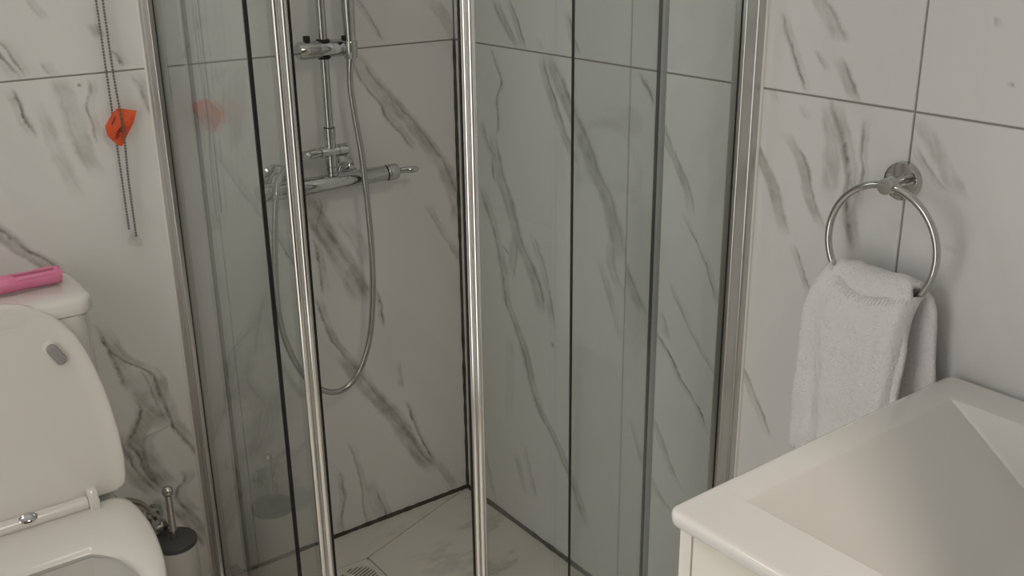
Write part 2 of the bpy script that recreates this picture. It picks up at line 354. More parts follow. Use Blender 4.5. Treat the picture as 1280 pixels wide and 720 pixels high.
M_DRAIN = grain(mat('drain_plate', (.80, .78, .74), .3, .15), 500, .1)
M_DARK = grain(mat('drain_dark', (.01, .009, .008), .8), 300, .1)
M_WATER = glass_mat('toilet_water', (.9, .92, .92), 1.33)
M_WOOD = grain(mat('window_frame_white', (.82, .82, .80), .35), 300, .05)
M_BLIND = grain(mat('blind_fabric', (.55, .53, .50), .9), 900, .3)
# white terry cloth
M_TERRY = mat('white_terry', (.92, .895, .90), .95, Sheen_Weight=.3)
_t = NT(M_TERRY); _c = _t.n.new('ShaderNodeTexCoord').outputs['Object']
_t.l.new(_t.bump(_t.math('ADD', _t.noise(_c, 330, 2), _t.math('MULTIPLY', _t.noise(_c, 80, 3), 1.2)), .9, .0035), _t.n['Principled BSDF'].inputs['Normal'])

# ------------------------------------------------------------------ the room
G = .0015                                             # half a grout joint
XL, YF, ZC = -1.95, -2.8, 2.4
PX, PY = .6095, 1.2                                   # tile pitch across and up
TH = .009
WX0, WX1, WZ0, WZ1 = -1.44, -.88, 1.46, 2.10          # the window above the toilet
def slab(poly, plane, name, m, parent):
    """a tile: outline in (u, z) on the back wall (plane 'y') or right wall ('x'), arris softened"""
    mb = MB()
    e = .0012
    cx = sum(p[0] for p in poly)/len(poly); cz = sum(p[1] for p in poly)/len(poly)
    ins = []
    n = len(poly)
    for i in range(n):                                # inset outline for the front face
        p0, p1, p2 = Vector(poly[i-1]), Vector(poly[i]), Vector(poly[(i+1) % n])
        a = (p1-p0).normalized(); c = (p2-p1).normalized()
        na = Vector((-a.y, a.x)); nc = Vector((-c.y, c.x))
        ins.append(p1 + (na + nc) * e)
    if plane == 'y': r = [[(u, TH, z) for u, z in poly], [(u, e, z) for u, z in poly], [(q.x, 0, q.y) for q in ins]]
    else:            r = [[(TH, u, z) for u, z in poly], [(e, u, z) for u, z in poly], [(0, q.x, q.y) for q in ins]]
    mb.loft(r)
    return mb.build(name, m, parent, smooth=0)
def rect(a, b, c, d): return [(a, c), (b, c), (b, d), (a, d)]

# back wall with the window opening
mb = MB(); Y0, Y1 = .003, .16
mb.box((XL-.1, Y0, -.1), (WX0, Y1, ZC)); mb.box((WX1, Y0, -.1), (.003, Y1, ZC))
mb.box((WX0, Y0, -.1), (WX1, Y1, WZ0)); mb.box((WX0, Y0, WZ1), (WX1, Y1, ZC))
wall_back = structure(mb.build('wall_back', M_GROUT, smooth=0))
MT = {k: marble('marble_' + n, k, ax, seed=sd) for k, n, ax, sd in
      (('A', 'tile_by_toilet', 0, 1), ('B', 'tile_by_chain', 0, 2), ('C', 'tile_by_mixer', 0, 3), ('D', 'tile_by_slider', 0, 4),
       ('E', 'tile_in_corner', 1, 5), ('G', 'tile_above_corner', 1, 6), ('F', 'tile_by_towel', 1, 7), ('I', 'tile_above_towel', 1, 8),
       ('H', 'tile_by_basin', 1, 9), ('J', 'tile_above_basin', 1, 10))}
M_T0 = marble('marble_plain_back', None, 0, seed=11, faint=.8); M_T1 = marble('marble_plain_right', None, 1, seed=12, faint=.8)
zA, zB, zC_, zD = .0, 1.2 - G, 1.2 + G, ZC
slab(rect(-PX+G, -.001, zA, zB), 'y', 'tile', MT['C'], wall_back)
slab(rect(-PX+G, -.001, zC_, zD), 'y', 'tile', MT['D'], wall_back)
slab(rect(-2*PX+G, -PX-G, zA, zB), 'y', 'tile', MT['A'], wall_back)
slab([(-2*PX+G, zC_), (-PX-G, zC_), (-PX-G, zD), (-2*PX+G, zD), (-2*PX+G, WZ1), (WX1, WZ1), (WX1, WZ0), (-2*PX+G, WZ0)], 'y', 'tile', MT['B'], wall_back)
slab(rect(-3*PX+G, -2*PX-G, zA, zB), 'y', 'tile', M_T0, wall_back)
slab([(-3*PX+G, zC_), (-2*PX-G, zC_), (-2*PX-G, WZ0), (WX0, WZ0), (WX0, WZ1), (-2*PX-G, WZ1), (-2*PX-G, zD), (-3*PX+G, zD)], 'y', 'tile', M_T0, wall_back)
slab(rect(XL, -3*PX-G, zA, zB), 'y', 'tile', M_T0, wall_back); slab(rect(XL, -3*PX-G, zC_, zD), 'y', 'tile', M_T0, wall_back)
# right wall
wall_right = structure(MB().box((.003, YF-.1, -.1), (.12, .003, ZC)).build('wall_right', M_GROUT, smooth=0))
for k in range(5):
    a, b = max(-(k+1)*PX+G, YF), -k*PX-G - (0 if k else -.0005)
    slab(rect(a, b, zA, zB), 'x', 'tile', MT[{0:'E', 1:'F', 2:'H'}[k]] if k < 3 else M_T1, wall_right)
    slab(rect(a, b, zC_, zD), 'x', 'tile', MT[{0:'G', 1:'I', 2:'J'}[k]] if k < 3 else M_T1, wall_right)
GY0, GY1, GZ = -1.62, -.80, 1.95                     # glazed door added in the left wall for the fill light, unseen
mb = MB(); mb.box((XL-.1, YF-.1, -.1), (XL, GY0, ZC)); mb.box((XL-.1, GY1, -.1), (XL, .003, ZC)); mb.box((XL-.1, GY0, GZ), (XL, GY1, ZC)); mb.box((XL-.1, GY0, -.1), (XL, GY1, 0))
structure(mb.build('wall_left', M_PLASTER, smooth=0))
dg = structure(bpy.data.objects.new('fill_door_1', None)); COL.objects.link(dg)
mb = MB(); X0, X1 = XL-.07, XL-.03
mb.box((X0, GY0, .001), (X1, GY0+.06, GZ)); mb.box((X0, GY1-.06, .001), (X1, GY1, GZ)); mb.box((X0, GY0+.06, GZ-.06), (X1, GY1-.06, GZ)); mb.box((X0, GY0+.06, .001), (X1, GY1-.06, .10))
mb.build('fill_door_frame', M_WOOD, dg, smooth=0)
MB().box((XL-.053, GY0+.06, .10), (XL-.047, GY1-.06, GZ-.06)).build('fill_door_pane', M_PANE, dg, smooth=0)
structure(MB().box((XL, YF-.1, -.1), (0, YF, ZC)).build('wall_rear', M_REAR_DARK, smooth=0))  # out of view, kept dark for the chrome to mirror
structure(MB().box((-.52, -1.88, 0), (0, -1.83, ZC)).build('wall_partition', M_PLASTER, smooth=0))  # unseen wall stub behind the vanity, put there to shade the basin
structure(MB().box((XL-.1, YF-.1, ZC), (.12, .16, ZC+.08)).build('ceiling', M_CEIL, smooth=0))
# window
win = structure(MB().build('window_1', M_WOOD) if False else bpy.data.objects.new('window_1', None)); COL.objects.link(win)
mb = MB()
for a, b in (((WX0, .06, WZ0), (WX0+.045, .12, WZ1)), ((WX1-.045, .06, WZ0), (WX1, .12, WZ1)), ((WX0+.045, .06, WZ0), (WX1-.045, .12, WZ0+.045)), ((WX0+.045, .06, WZ1-.045), (WX1-.045, .12, WZ1))): mb.box(a, b)
mb.build('window_frame', M_WOOD, win, smooth=0)
MB().box((WX0+.045, .085, WZ0+.045), (WX1-.045, .091, WZ1-.045)).build('window_pane', M_PANE, win, smooth=0)

# floor: slab, shower tiles cut to fall towards the drain, the rest in squares
floor = structure(MB().box((XL-.1, YF-.1, -.12), (.003, .003, -.003)).build('floor', mat('floor_grout', (.12, .10, .085), .8), smooth=0))
SX, SY = -.70, -.91                                   # outer lines of the shower
DX0, DX1, DY0, DY1 = -.502, -.382, -.249, -.129       # drain plate
MF = [generic_marble('floor_marble_%d' % i, (.76, .715, .66), i, .3) for i in (1, 2, 3)]
def inset(poly, e):
    out = []; n = len(poly)
    for i in range(n):
        p0, p1, p2 = Vector(poly[i-1]), Vector(poly[i]), Vector(poly[(i+1) % n])
        a = (p1-p0).normalized(); c = (p2-p1).normalized(); na = Vector((-a.y, a.x)); nc = Vector((-c.y, c.x))
        out.append(tuple(p1 + (na + nc) * (e / (1 + na.dot(nc)))))
    return out
pcs = [[(DX0, DY1), (DX1, DY1), (0, 0), (SX, 0)], [(DX1, DY1), (DX1, DY0), (0, SY), (0, 0)],
       [(DX0, DY0), (SX, SY), (0, SY), (DX1, DY0)], [(DX0, DY1), (SX, 0), (SX, SY), (DX0, DY0)]]
for i, pc in enumerate(pcs):
    A = sum(pc[k][0]*pc[(k+1) % 4][1] - pc[(k+1) % 4][0]*pc[k][1] for k in range(4))
    if A < 0: pc = pc[::-1]
    MB().prism(inset(pc, .0012), -.01, 0).build('floor_tile', MF[i % 3], floor, smooth=0)
for i in range(4):
    for j in range(5):
        x1, x0 = -i*.6, max(-(i+1)*.6, XL); y1, y0 = -j*.6, max(-(j+1)*.6, YF)
        if x0 >= x1 or y0 >= y1: continue
        for (a, b, c, d) in ((x0, min(x1, SX), y0, y1), (max(x0, SX), x1, y0, min(y1, SY))):
            if b - a > .02 and d - c > .02:
                MB().box((a+G, c+G, -.01), (b-G, d-G, 0)).build('floor_tile', MF[(i + j) % 3], floor, smooth=0)
# blackened silicone in the shower corner
def bead(name, p, q, r, seed):
    rnd = random.Random(seed); p, q = Vector(p), Vector(q); n = 60
    pts = [p.lerp(q, k/n) for k in range(n+1)]
    return structure(MB().tube(pts, [r * rnd.uniform(.75, 1.2) for _ in pts], 10).build(name, M_MOULD))
bead('trim_1', (-.0005, -.0005, .002), (-.0005, -.0005, 1.199), .0052, 1)
bead('trim_2', (-.69, -.001, .001), (-.004, -.001, .001), .0062, 2)
bead('trim_3', (-.001, -.90, .001), (-.001, -.004, .001), .0068, 3)

# the two added, unseen ceiling lamps (the light sits inside each)
for (lx, ly), glow, lab in ((LAMP, LAMP_GLOW, 'added round white ceiling lamp above the toilet side of the bathroom, out of view'), (ENTRY, ENTRY_GLOW, 'added round white fill lamp behind the camera, out of view')):
    lamp = empty('added_ceiling_lamp', (lx, ly, ZC), lab, 'lamp')
    MB().turned((lx, ly, ZC), (0, 0, -1), [(0, .17), (.03, .17), (.034, .165), (.034, .155)]).build('lamp_body', M_WOOD, lamp)
    MB().turned((lx, ly, ZC-.0342), (0, 0, -1), [(0, .154), (.006, .15), (.010, .12), (.012, .01)]).build('diffuser', emit('lamp_glow', (1, .93, .82), glow), lamp)

# ------------------------------------------------------------------ shower enclosure
ZT = 1.93
enc = empty('shower_enclosure', (SX, SY, 0), 'corner glass shower enclosure with chrome profiles and two half-open sliding doors', 'shower')
XG, YG = -.705, -.915                                  # fixed panes
XD, YD = -.682, -.892                                  # sliding panes
g3 = .003
def part(name, mb, m, par=enc, **k): return mb.build(name, m, par, **k)
def channel(axis):
    """wall channel: U profile with a stepped lip"""
    L = [(-.018, 0), (-.018, .018), (-.0165, .020), (-.0145, .020), (-.0145, .043), (-.0128, .0445), (.0105, .0445), (.012, .043), (.012, .020), (.014, .020), (.016, .018), (.016, 0)]
    mb = MB()
    P = [((XG + a), -b) for a, b in L] if axis == 'l' else [(-b, YG + a) for a, b in L]
    mb.prism(P, .032, ZT-.03); return mb
ch = part('wall_channel', channel('l'), M_CHROME2, bevel=.0008)
ch2 = part('wall_channel', channel('r'), M_CHROME2, bevel=.0008)
part('silicone_bead', MB().tube([(XG-.0185, -.001, .03), (XG-.0185, -.001, ZT)], .0035, 8), M_SILIC, ch)
part('silicone_bead', MB().tube([(-.001, YG-.0185, .03), (-.001, YG-.0185, ZT)], .0035, 8), M_SILIC, ch2)
part('gasket', MB().box((XG-.0048, -.0462, .04), (XG-.0031, -.0440, ZT-.03)), M_BLACK, ch)
part('gasket', MB().box((-.0462, YG-.0048, .04), (-.0440, YG-.0031, ZT-.03)), M_BLACK, ch2)
YE, XE = -.481, -.394                                  # free edges of the fixed panes
fp = part('fixed_panel', MB().box((XG-g3, YE+.002, .035), (XG+g3, -.0446, ZT-.01)), M_GLASS, smooth=0)
part('edge_seal', MB().box((XG-g3-.0004, YE-.002, .035), (XG+g3+.0004, YE+.002, ZT-.01)), M_BLACK, fp, smooth=0)
fp2 = part('fixed_panel', MB().box((XE+.001, YG-g3, .035), (-.0446, YG+g3, ZT-.01)), M_GLASS, smooth=0)
part('edge_seal', MB().box((XE-.0008, YG-.0022, .035), (XE+.001, YG+.0022, ZT-.01)), M_BLACK, fp2, smooth=0)
# doors: pane, closing profile with two round ribs, magnetic strip, trailing seal
def closing(c, plane):
    """cross-section of the closing profile; s along the door towards the opening, o outwards: two round ribs on the leading face"""
    S = [(-.0065, .0105), (-.0035, .0125)]
    for c0 in (.0072, -.0072):
        S += [(.0015 + .0036*math.sin(a), c0 + .0060*math.cos(a)) for a in [math.pi*k/12 for k in range(13)]]
    S += [(-.0035, -.0125), (-.0065, -.0105)]
    return [((XD - o, c - s) if plane == 'l' else (c - s, YD - o)) for s, o in S]
YP, XP = -.561, -.561
dl = part('sliding_door', MB().box((XD-g3, YP+.004, .045), (XD+g3, -.135, ZT-.02)), M_GLASS, smooth=0)
dr = part('sliding_door', MB().box((XP+.004, YD-g3, .045), (-.200, YD+g3, ZT-.02)), M_GLASS, smooth=0)
part('closing_profile', MB().prism(closing(YP, 'l'), .045, ZT-.02), M_POLISHED, dl)
part('closing_profile', MB().prism(closing(XP, 'r'), .045, ZT-.02), M_POLISHED, dr)
part('magnet_strip', MB().box((XD+.0128, YP-.006, .045), (XD+.0145, YP+.004, ZT-.02)), M_BLACK, dl, smooth=0)
part('magnet_strip', MB().box((XP-.006, YD+.0128, .045), (XP+.004, YD+.0145, ZT-.02)), M_BLACK, dr, smooth=0)
part('trailing_seal', MB().box((XD-.008, -.1345, .045), (XD+.004, -.128, ZT-.02)), M_CLEARSEAL, dl, smooth=0)
part('trailing_seal', MB().box((-.1995, YD-.009, .045), (-.190, YD+.005, ZT-.02)), M_SEAL, dr, bevel=.001)
part('seal_lip', MB().box((-.2012, YD-.0035, .045), (-.1998, YD+.003, ZT-.02)), M_BLACK, dr, smooth=0)
part('seal_lip', MB().box((XD-.0045, -.1368, .045), (XD+.004, -.1348, ZT-.02)), M_BLACK, dl, smooth=0)
for z0, z1, nm in ((.001, .032, 'bottom_rail'), (ZT-.01, ZT+.035, 'top_rail')):
    part(nm, MB().box((XG-.018, SY-.02, z0), (XD+.02, -.002, z1)), M_CHROME2, bevel=.003)
    part(nm, MB().box((XD+.0205, YG-.018, z0), (-.002, YD+.02, z1)), M_CHROME2, bevel=.003)
for px_, py_ in ((XD, YP+.05), (XD, -.18)):
    part('roller', MB().turned((px_+.004, py_, .052), (1, 0, 0), [(0, .014), (.002, .016), (.010, .016), (.012, .012)]), M_CHROME2, dl)
for px_ in (XP+.05, -.235):
    part('roller', MB().turned((px_, YD+.004, .052), (0, 1, 0), [(0, .014), (.002, .016), (.010, .016), (.012, .012)]), M_CHROME2, dr)

# ------------------------------------------------------------------ shower column
BY, BZ = -.062, .927
col = empty('shower_column', (-.369, 0, .927), 'chrome bar mixer and riser rail fixed to the marble shower wall', 'shower mixer')
p = lambda n, mb, m=M_CHROME, par=col, **k: mb.build(n, m, par, **k)
body = p('mixer_body', MB().turned((-.515, BY, BZ), (1, 0, 0), [(0, .012), (.003, .0165), (.012, .0185), (.275, .0185), (.2765, .0175)], 36))
for x in (-.478, -.318):
    e = p('wall_flange', MB().turned((x, 0, BZ+.012), (0, -1, 0), [(0, .033), (.004, .033), (.009, .029), (.012, .018), (.016, .0155), (.05, .0155)], 36))
    p('union_nut', MB().turned((x, -.020, BZ+.012), (0, -1, 0), [(0, .017), (.002, .0185), (.016, .0185), (.018, .017)], 8), par=e)
p('black_ring', MB().turned((-.2385, BY, BZ), (1, 0, 0), [(0, .0178), (.0028, .0178)], 36), M_BLACK)
kn = p('temperature_knob', MB().turned((-.2357, BY, BZ), (1, 0, 0), [(0, .0183), (.002, .0192), (.022, .0192), (.027, .0175), (.030, .011), (.034, .0075), (.038, .0065)], 36))
p('lever', MB().tube([(-.199, BY-.0, BZ), (-.190, BY-.004, BZ+.001), (-.178, BY-.010, BZ+.001), (-.166, BY-.014, BZ+.001), (-.160, BY-.016, BZ+.001)], [.0066, .0072, .0078, .0074, .0035], 16), par=kn)
p('flow_knob', MB().turned((-.515, BY, BZ), (-1, 0, 0), [(0, .0178), (.0028, .0178), (.003, .0192), (.025, .0192), (.030, .016), (.031, .004)], 36))
RX = -.369
p('riser_base', MB().turned((RX, BY, BZ+.016), (0, 0, 1), [(0, .0125), (.006, .0125), (.007, .0105), (.009, .0105), (.010, .0125), (.018, .0125), (.019, .0108), (.021, .0108), (.022, .0125), (.040, .0125)], 28))
dv = p('diverter', MB().turned((RX-.052, BY, .996), (1, 0, 0), [(0, .0085), (.002, .0105), (.016, .0105), (.017, .0085), (.026, .0085), (.028, .0125), (.066, .0125), (.067, .0115), (.069, .0115), (.070, .0135), (.089, .0135), (.091, .011), (.0912, .002)], 28))
p('diverter_lever', MB().tube([(RX+.033, BY-.010, .986), (RX+.033, BY-.020, .968), (RX+.031, BY-.022, .962)], [.0025, .0025, .004], 10), par=dv)
p('riser_collar', MB().turned((RX, BY, .983), (0, 0, 1), [(0, .0118), (.042, .0118), (.043, .0128), (.064, .0128), (.065, .0112)], 28))
p('riser_pipe', MB().tube([(RX, BY, 1.04), (RX, BY, 1.5), (RX, BY, 1.98)], .0098, 28))
p('collar_ring', MB().turned((RX, BY, 1.0475), (0, 0, 1), [(0, .0122), (.0012, .0122)], 28), M_BLACK)
p('wall_bracket', MB().turned((RX, 0, 1.9), (0, -1, 0), [(0, .025), (.006, .025), (.01, .012), (.06, .012)]))
SZ = 1.214
sl = p('slider', MB().turned((-.428, BY, SZ), (1, 0, 0), [(0, .0165), (.003, .0185), (.074, .0185), (.0745, .0178), (.0755, .0178), (.076, .0185), (.102, .0185), (.116, .017), (.127, .0165), (.128, .014)], 36))
p('release_button', MB().box((-.412, BY-.006, SZ+.016), (-.400, BY+.006, SZ+.030)), M_BLACK, sl, bevel=.0015)
for s in (1, -1):
    p('clip', MB().turned((RX, BY, SZ + s*.0145), (0, 0, s), [(0, .0150), (.003, .0150), (.0062, .0125)], 28), M_BLACK, sl)
HX, HY = -.317, BY-.022
p('handset_socket', MB().turned((HX, HY, SZ-.021), (0, 0, 1), [(0, .013), (.002, .0145), (.034, .0155), (.036, .0145)], 28), par=sl)
hs = empty('hand_shower', (HX, HY, SZ), 'chrome hand shower handle standing in the slider of the riser rail', 'hand shower')
q = spline([(HX, HY, SZ-.012), (HX, HY, SZ+.05), (HX, HY, SZ+.13), (HX, HY-.006, SZ+.19), (HX, HY-.03, SZ+.235)], 6)
hn = MB().tube(q, [.0105 + .0035*min(1, k/8) for k in range(len(q))], 24).build('handle', M_CHROME, hs)
MB().turned((HX, HY-.015, SZ+.255), (0, -.93, -.37), [(0, .01), (.004, .035), (.012, .050), (.022, .052), (.026, .049), (.027, .02)], 36).build('spray_head', M_CHROME, hs)
MB().box((HX-.0165, HY-.004, SZ+.016), (HX-.0125, HY+.008, SZ+.027)).build('grip_clip', M_BLACK, hs, bevel=.001)
# ribbed metal hose hanging in a loop
H = [(RX-.050, BY, .996), (RX-.075, BY, .993), (-.478, -.066, .975), (-.508, -.080, .945), (-.518, -.09, .915), (-.526, -.088, .85), (-.531, -.085, .779), (-.533, -.082, .70), (-.529, -.080, .64), (-.517, -.08, .578), (-.493, -.08, .515), (-.462, -.08, .468),
     (-.425, -.08, .441), (-.388, -.08, .438), (-.352, -.08, .463), (-.328, -.08, .505), (-.312, -.082, .56), (-.303, -.085, .63), (-.2995, -.088, .70), (-.2995, -.09, .78), (-.302, -.09, .863), (-.306, -.09, .93), (-.310, -.09, .991), (-.319, -.088, 1.07), (-.324, -.086, 1.131), (-.322, -.0845, 1.165), (HX, HY, 1.195)]
q = spline(H, 6); 
L = [0]
for a, b in zip(q, q[1:]): L.append(L[-1] + (b - a).length)
def along(s):
    k = 0
    lo_, hi_ = 0, len(L) - 1
    while hi_ - lo_ > 1:
        m_ = (lo_ + hi_) // 2
        if L[m_] <= s: lo_ = m_
        else: hi_ = m_
    return q[lo_].lerp(q[hi_], (s - L[lo_]) / max(1e-9, L[hi_] - L[lo_]))
N = int(L[-1] / .0026)
pts = [along(L[-1] * k / N) for k in range(N + 1)]
hose = empty('shower_hose', (RX-.05, BY, .9), 'ribbed metal shower hose hanging in a long loop below the mixer', 'hose')
MB().tube(pts, [(.0073 if k % 2 else .0060) for k in range(N + 1)], 10).build('ribbed_sleeve', M_HOSE, hose, smooth=60)
MB().tube([along(.002), along(.012), along(.022), along(.030)], [.0085, .0095, .0095, .0075], 8).build('hose_nut', M_CHROME, hose)
MB().tube([along(L[-1]-.03), along(L[-1]-.022), along(L[-1]-.010), along(L[-1]-.001)], [.0075, .0085, .0095, .0105], 16).build('hose_cone', M_CHROME, hose)

# floor drain
dn = empty('floor_drain', ((DX0+DX1)/2, (DY0+DY1)/2, 0), 'square steel floor drain with a round slotted grate in the shower floor', 'drain')
cx, cy = (DX0+DX1)/2, (DY0+DY1)/2; n = 48; ro = .052
ring_o = []; ring_i = []
for k in range(n):
    a = 2*math.pi*(k+.5)/n; c, s = math.cos(a), math.sin(a); m_ = max(abs(c), abs(s))
    ring_o.append((cx + .0585*c/m_, cy + .0585*s/m_)); ring_i.append((cx + ro*c, cy + ro*s))
MB().loft([[(x, y, -.008) for x, y in ring_o], [(x, y, .0005) for x, y in ring_o], [(x, y, .0005) for x, y in ring_i], [(x, y, -.008) for x, y in ring_i]], False, False).build('drain_frame', M_DRAIN, dn)
MB().turned((cx, cy, -.009), (0, 0, 1), [(0, ro-.001), (.002, ro-.001)], 40).build('drain_pit', M_DARK, dn)
ga = R2(21); gx, gy = Vector((math.cos(ga), math.sin(ga))), Vector((-math.sin(ga), math.cos(ga)))
for k in range(-5, 6):                                 # bars of the grate
    o_ = k * .0088; hl = math.sqrt(max(0, (ro-.003)**2 - o_*o_))
    if hl < .012: continue
    c0 = Vector((cx, cy)) + gy * o_
    P = [c0 + gx*sx*hl + gy*sy*.0021 for sx, sy in ((-1,-1),(1,-1),(1,1),(-1,1))]
    MB().prism([(w.x, w.y) for w in P], -.0065, -.0005).build('grate_bar', M_DRAIN, dn, smooth=0)
P = [Vector((cx, cy)) + gx*sx*.005 + gy*sy*(ro-.003) for sx, sy in ((-1,-1),(1,-1),(1,1),(-1,1))]
MB().prism([(w.x, w.y) for w in P], -.0066, -.0006).build('grate_rib', M_DRAIN, dn, smooth=0)
MB().loft([[(cx+r*math.cos(2*math.pi*k/n), cy+r*math.sin(2*math.pi*k/n), z) for k in range(n)] for r, z in ((ro-.0005, -.006), (ro-.0005, 0), (ro-.005, 0), (ro-.005, -.006))], False, False).build('grate_rim', M_DRAIN, dn)

# ------------------------------------------------------------------ toilet
TX = -1.112
toi = empty('toilet', (TX, -.3, 0), 'white close-coupled toilet with its seat lid raised against the tank', 'toilet')
t_ = lambda n, mb, m=M_PORC, par=toi, **k: mb.build(n, m, par, **k)
HW = [(0, .160), (.006, .172), (.014, .1775), (.03, .1805), (.06, .183), (.12, .1815), (.17, .176), (.215, .169), (.255, .160), (.29, .150), (.32, .138), (.345, .122), (.365, .105), (.382, .083), (.394, .058), (.401, .032), (.404, 0)]
def outline(grow=0, stretch=1.0):
    global HW
    """D-shaped outline (dx, s) around the seat, s runs from the hinge to the front"""
    R_ = [((w + grow), s*stretch) for s, w in HW if w > 0]
    R_ = R_ + [(0, HW[-1][0]*stretch + grow)]
    out = [(w, s - (grow if s == 0 else 0)) for w, s in R_]
    return out + [(-w, s) for w, s in reversed(out[:-1])]
def smooth_outline(o, n=2):
    P = [Vector((a, b, 0)) for a, b in o]; return [(w.x, w.y) for w in spline(P, n)]
SYR = -.235                                             # rear line of the seat
# seat ring
HWL = HW
HW = [(0, .146), (.006, .157), (.016, .1665), (.03, .172), (.06, .1765), (.12, .177), (.17, .172), (.215, .165), (.255, .157), (.29, .147), (.32, .135), (.345, .120), (.365, .103), (.382, .081), (.394, .057), (.401, .031), (.404, 0)]
OUT = outline(0, 1.06); HW = HWL
def ell(cx_, cy_, a, b, n, ph=0): return [(cx_ + a*math.cos(2*math.pi*k/n + ph), cy_ + b*math.sin(2*math.pi*k/n + ph)) for k in range(n)]
def seat_xy(o, sc=1.0, cy_=-.44): return [(TX + dx*sc, cy_ + (SYR - s - cy_)*sc) for dx, s in o]
NO = len(OUT)
def inner(a, b, cy_):
    """opening sampled by the same bearings as the outline"""
    out = []
    for dx, s in OUT:
        an = math.atan2((SYR - s - cy_)/b, dx/a); out.append((TX + a*math.cos(an), cy_ + b*math.sin(an)))
    return out
CY = -.495
so = seat_xy(OUT)
ring = lambda P, z: [(x, y, z) for x, y in P]
def toward(P, Q, f): return [(a[0]+(b[0]-a[0])*f, a[1]+(b[1]-a[1])*f) for a, b in zip(P, Q)]
op = inner(.112, .128, CY)
seat = t_('seat', MB().loft([ring(toward(so, op, .03), .420), ring(so, .424), ring(so, .434), ring(toward(so, op, .03), .4395), ring(toward(so, op, .10), .4425), ring(toward(so, op, .45), .4430), ring(toward(so, op, .75), .4405), ring(toward(so, op, .93), .4355), ring(op, .428), ring(toward(so, op, .98), .420), ring(toward(so, op, .03), .420)], False, False), M_SEAT, smooth=50)
# lid, leaning back against the tank
def lid_pt(dx, s, d):
    """dx across, s up from the hinge, d out of the inner face towards the room"""
    tilt = R2(5.5); y = -.232 + s*math.sin(tilt) - d*math.cos(tilt); z = .446 + s*math.cos(tilt)*1.0 - d*math.sin(tilt)*.2
    return (TX + dx, y, z)
LO = outline(0, 1.0)
def lid_ring(k, d, cs=.20): return [lid_pt(dx*k, cs + (s - cs)*k, d) for dx, s in LO]
lid = t_('seat_lid', MB().loft([lid_ring(.96, -.018), lid_ring(.99, -.016), lid_ring(1, -.012), lid_ring(1, -.003), lid_ring(.992, .001), lid_ring(.975, .002), lid_ring(.93, .001), lid_ring(.88, -.003), lid_ring(.80, -.0045), lid_ring(.4, -.0045)]), M_SEAT, smooth=60)
for sgn in (1, -1):
    c0 = (.099*sgn, .293); P = []
    for k in range(24):
        a = 2*math.pi*k/24; ex, ey = .0102*math.cos(a), .0102*math.sin(a) + (.0115 if math.sin(a) > 0 else -.0115)
        th = R2(28)*sgn; P.append((c0[0] + ex*math.cos(th) - ey*math.sin(th), c0[1] + ex*math.sin(th) + ey*math.cos(th)))
    mid = (sum(a for a, b in P)/24, sum(b for a, b in P)/24)
    rr = lambda k, d: [lid_pt(mid[0] + (a-mid[0])*k, mid[1] + (b-mid[1])*k, d) for a, b in P]
    o = t_('bumper', MB().loft([rr(1, -.006), rr(1, .003), rr(.85, .0055), rr(.5, .006)]), M_PAD, lid)
    P2 = rr; t_('bumper_rim', MB().loft([rr(1.28, -.006), rr(1.28, -.003), rr(1.05, -.0015)]), M_SEAT, lid)
# hinge bar with chrome release button, two lugs
t_('hinge_bar', MB().tube([(TX-.098, -.250, .452), (TX+.098, -.250, .452)], .0125, 20), M_SEAT, bevel=0)
for sgn in (1, -1):
    t_('hinge_lug', MB().loft([[(TX+sgn*.108+a, -.259+b, z) for a, b in ((-.009,-.011),(.009,-.011),(.009,.013),(-.009,.013))] for z in (.440, .458)] + [[(TX+sgn*.108+a, -.252+b, .480) for a, b in ((-.0085,-.004),(.0085,-.004),(.0085,.006),(-.0085,.006))]]), M_SEAT, bevel=.002)
bt = MB(); bt.turned((TX-.006, -.2570, .4615), (0, -.62, .78), [(0, .0165), (.002, .0165), (.0042, .0135), (.0052, .007), (.0054, .001)], 28)
bt.v = [(TX-.006 + (x-TX+.006)*1.0, -.2570 + (y+.2570)*.62, .4615 + (z-.4615)*.62) for x, y, z in bt.v]
t_('release_button', bt, M_CHROME)
# bowl: skirted body with a hollow, plus water
ro_ = seat_xy(OUT, .97)
def bowl_ring(k, kx, dy, z): return [(TX + (x-TX)*kx, -.42 + (y+.42)*k + dy, z) for x, y in ro_]
bowl = t_('bowl', MB().loft([bowl_ring(.78, .66, .04, .002), bowl_ring(.80, .68, .035, .06), bowl_ring(.86, .78, .02, .2), bowl_ring(.96, .93, .005, .32), bowl_ring(1, 1, 0, .385), bowl_ring(1, 1, 0, .414), bowl_ring(.985, .98, 0, .4185),
    ring(inner(.116, .132, CY), .4185), ring(inner(.118, .134, CY), .405), ring(inner(.112, .128, CY), .36), ring(inner(.092, .108, CY), .30), ring(inner(.060, .075, CY+.02), .24), ring(inner(.045, .055, CY+.03), .19)]), smooth=50)
t_('bowl_water', MB().loft([ring(inner(.066, .082, CY+.015), .248), ring(inner(.066, .082, CY+.015), .2485)]), M_WATER)
t_('rear_shelf', MB().loft([[(TX+a*k, b, z) for a, b in ((-.165,-.02),(.165,-.02),(.165,-.245),(-.165,-.245))] for k, z in ((.7, .002), (.75, .2), (1, .34), (1, .415))]), bevel=.012, seg=3)
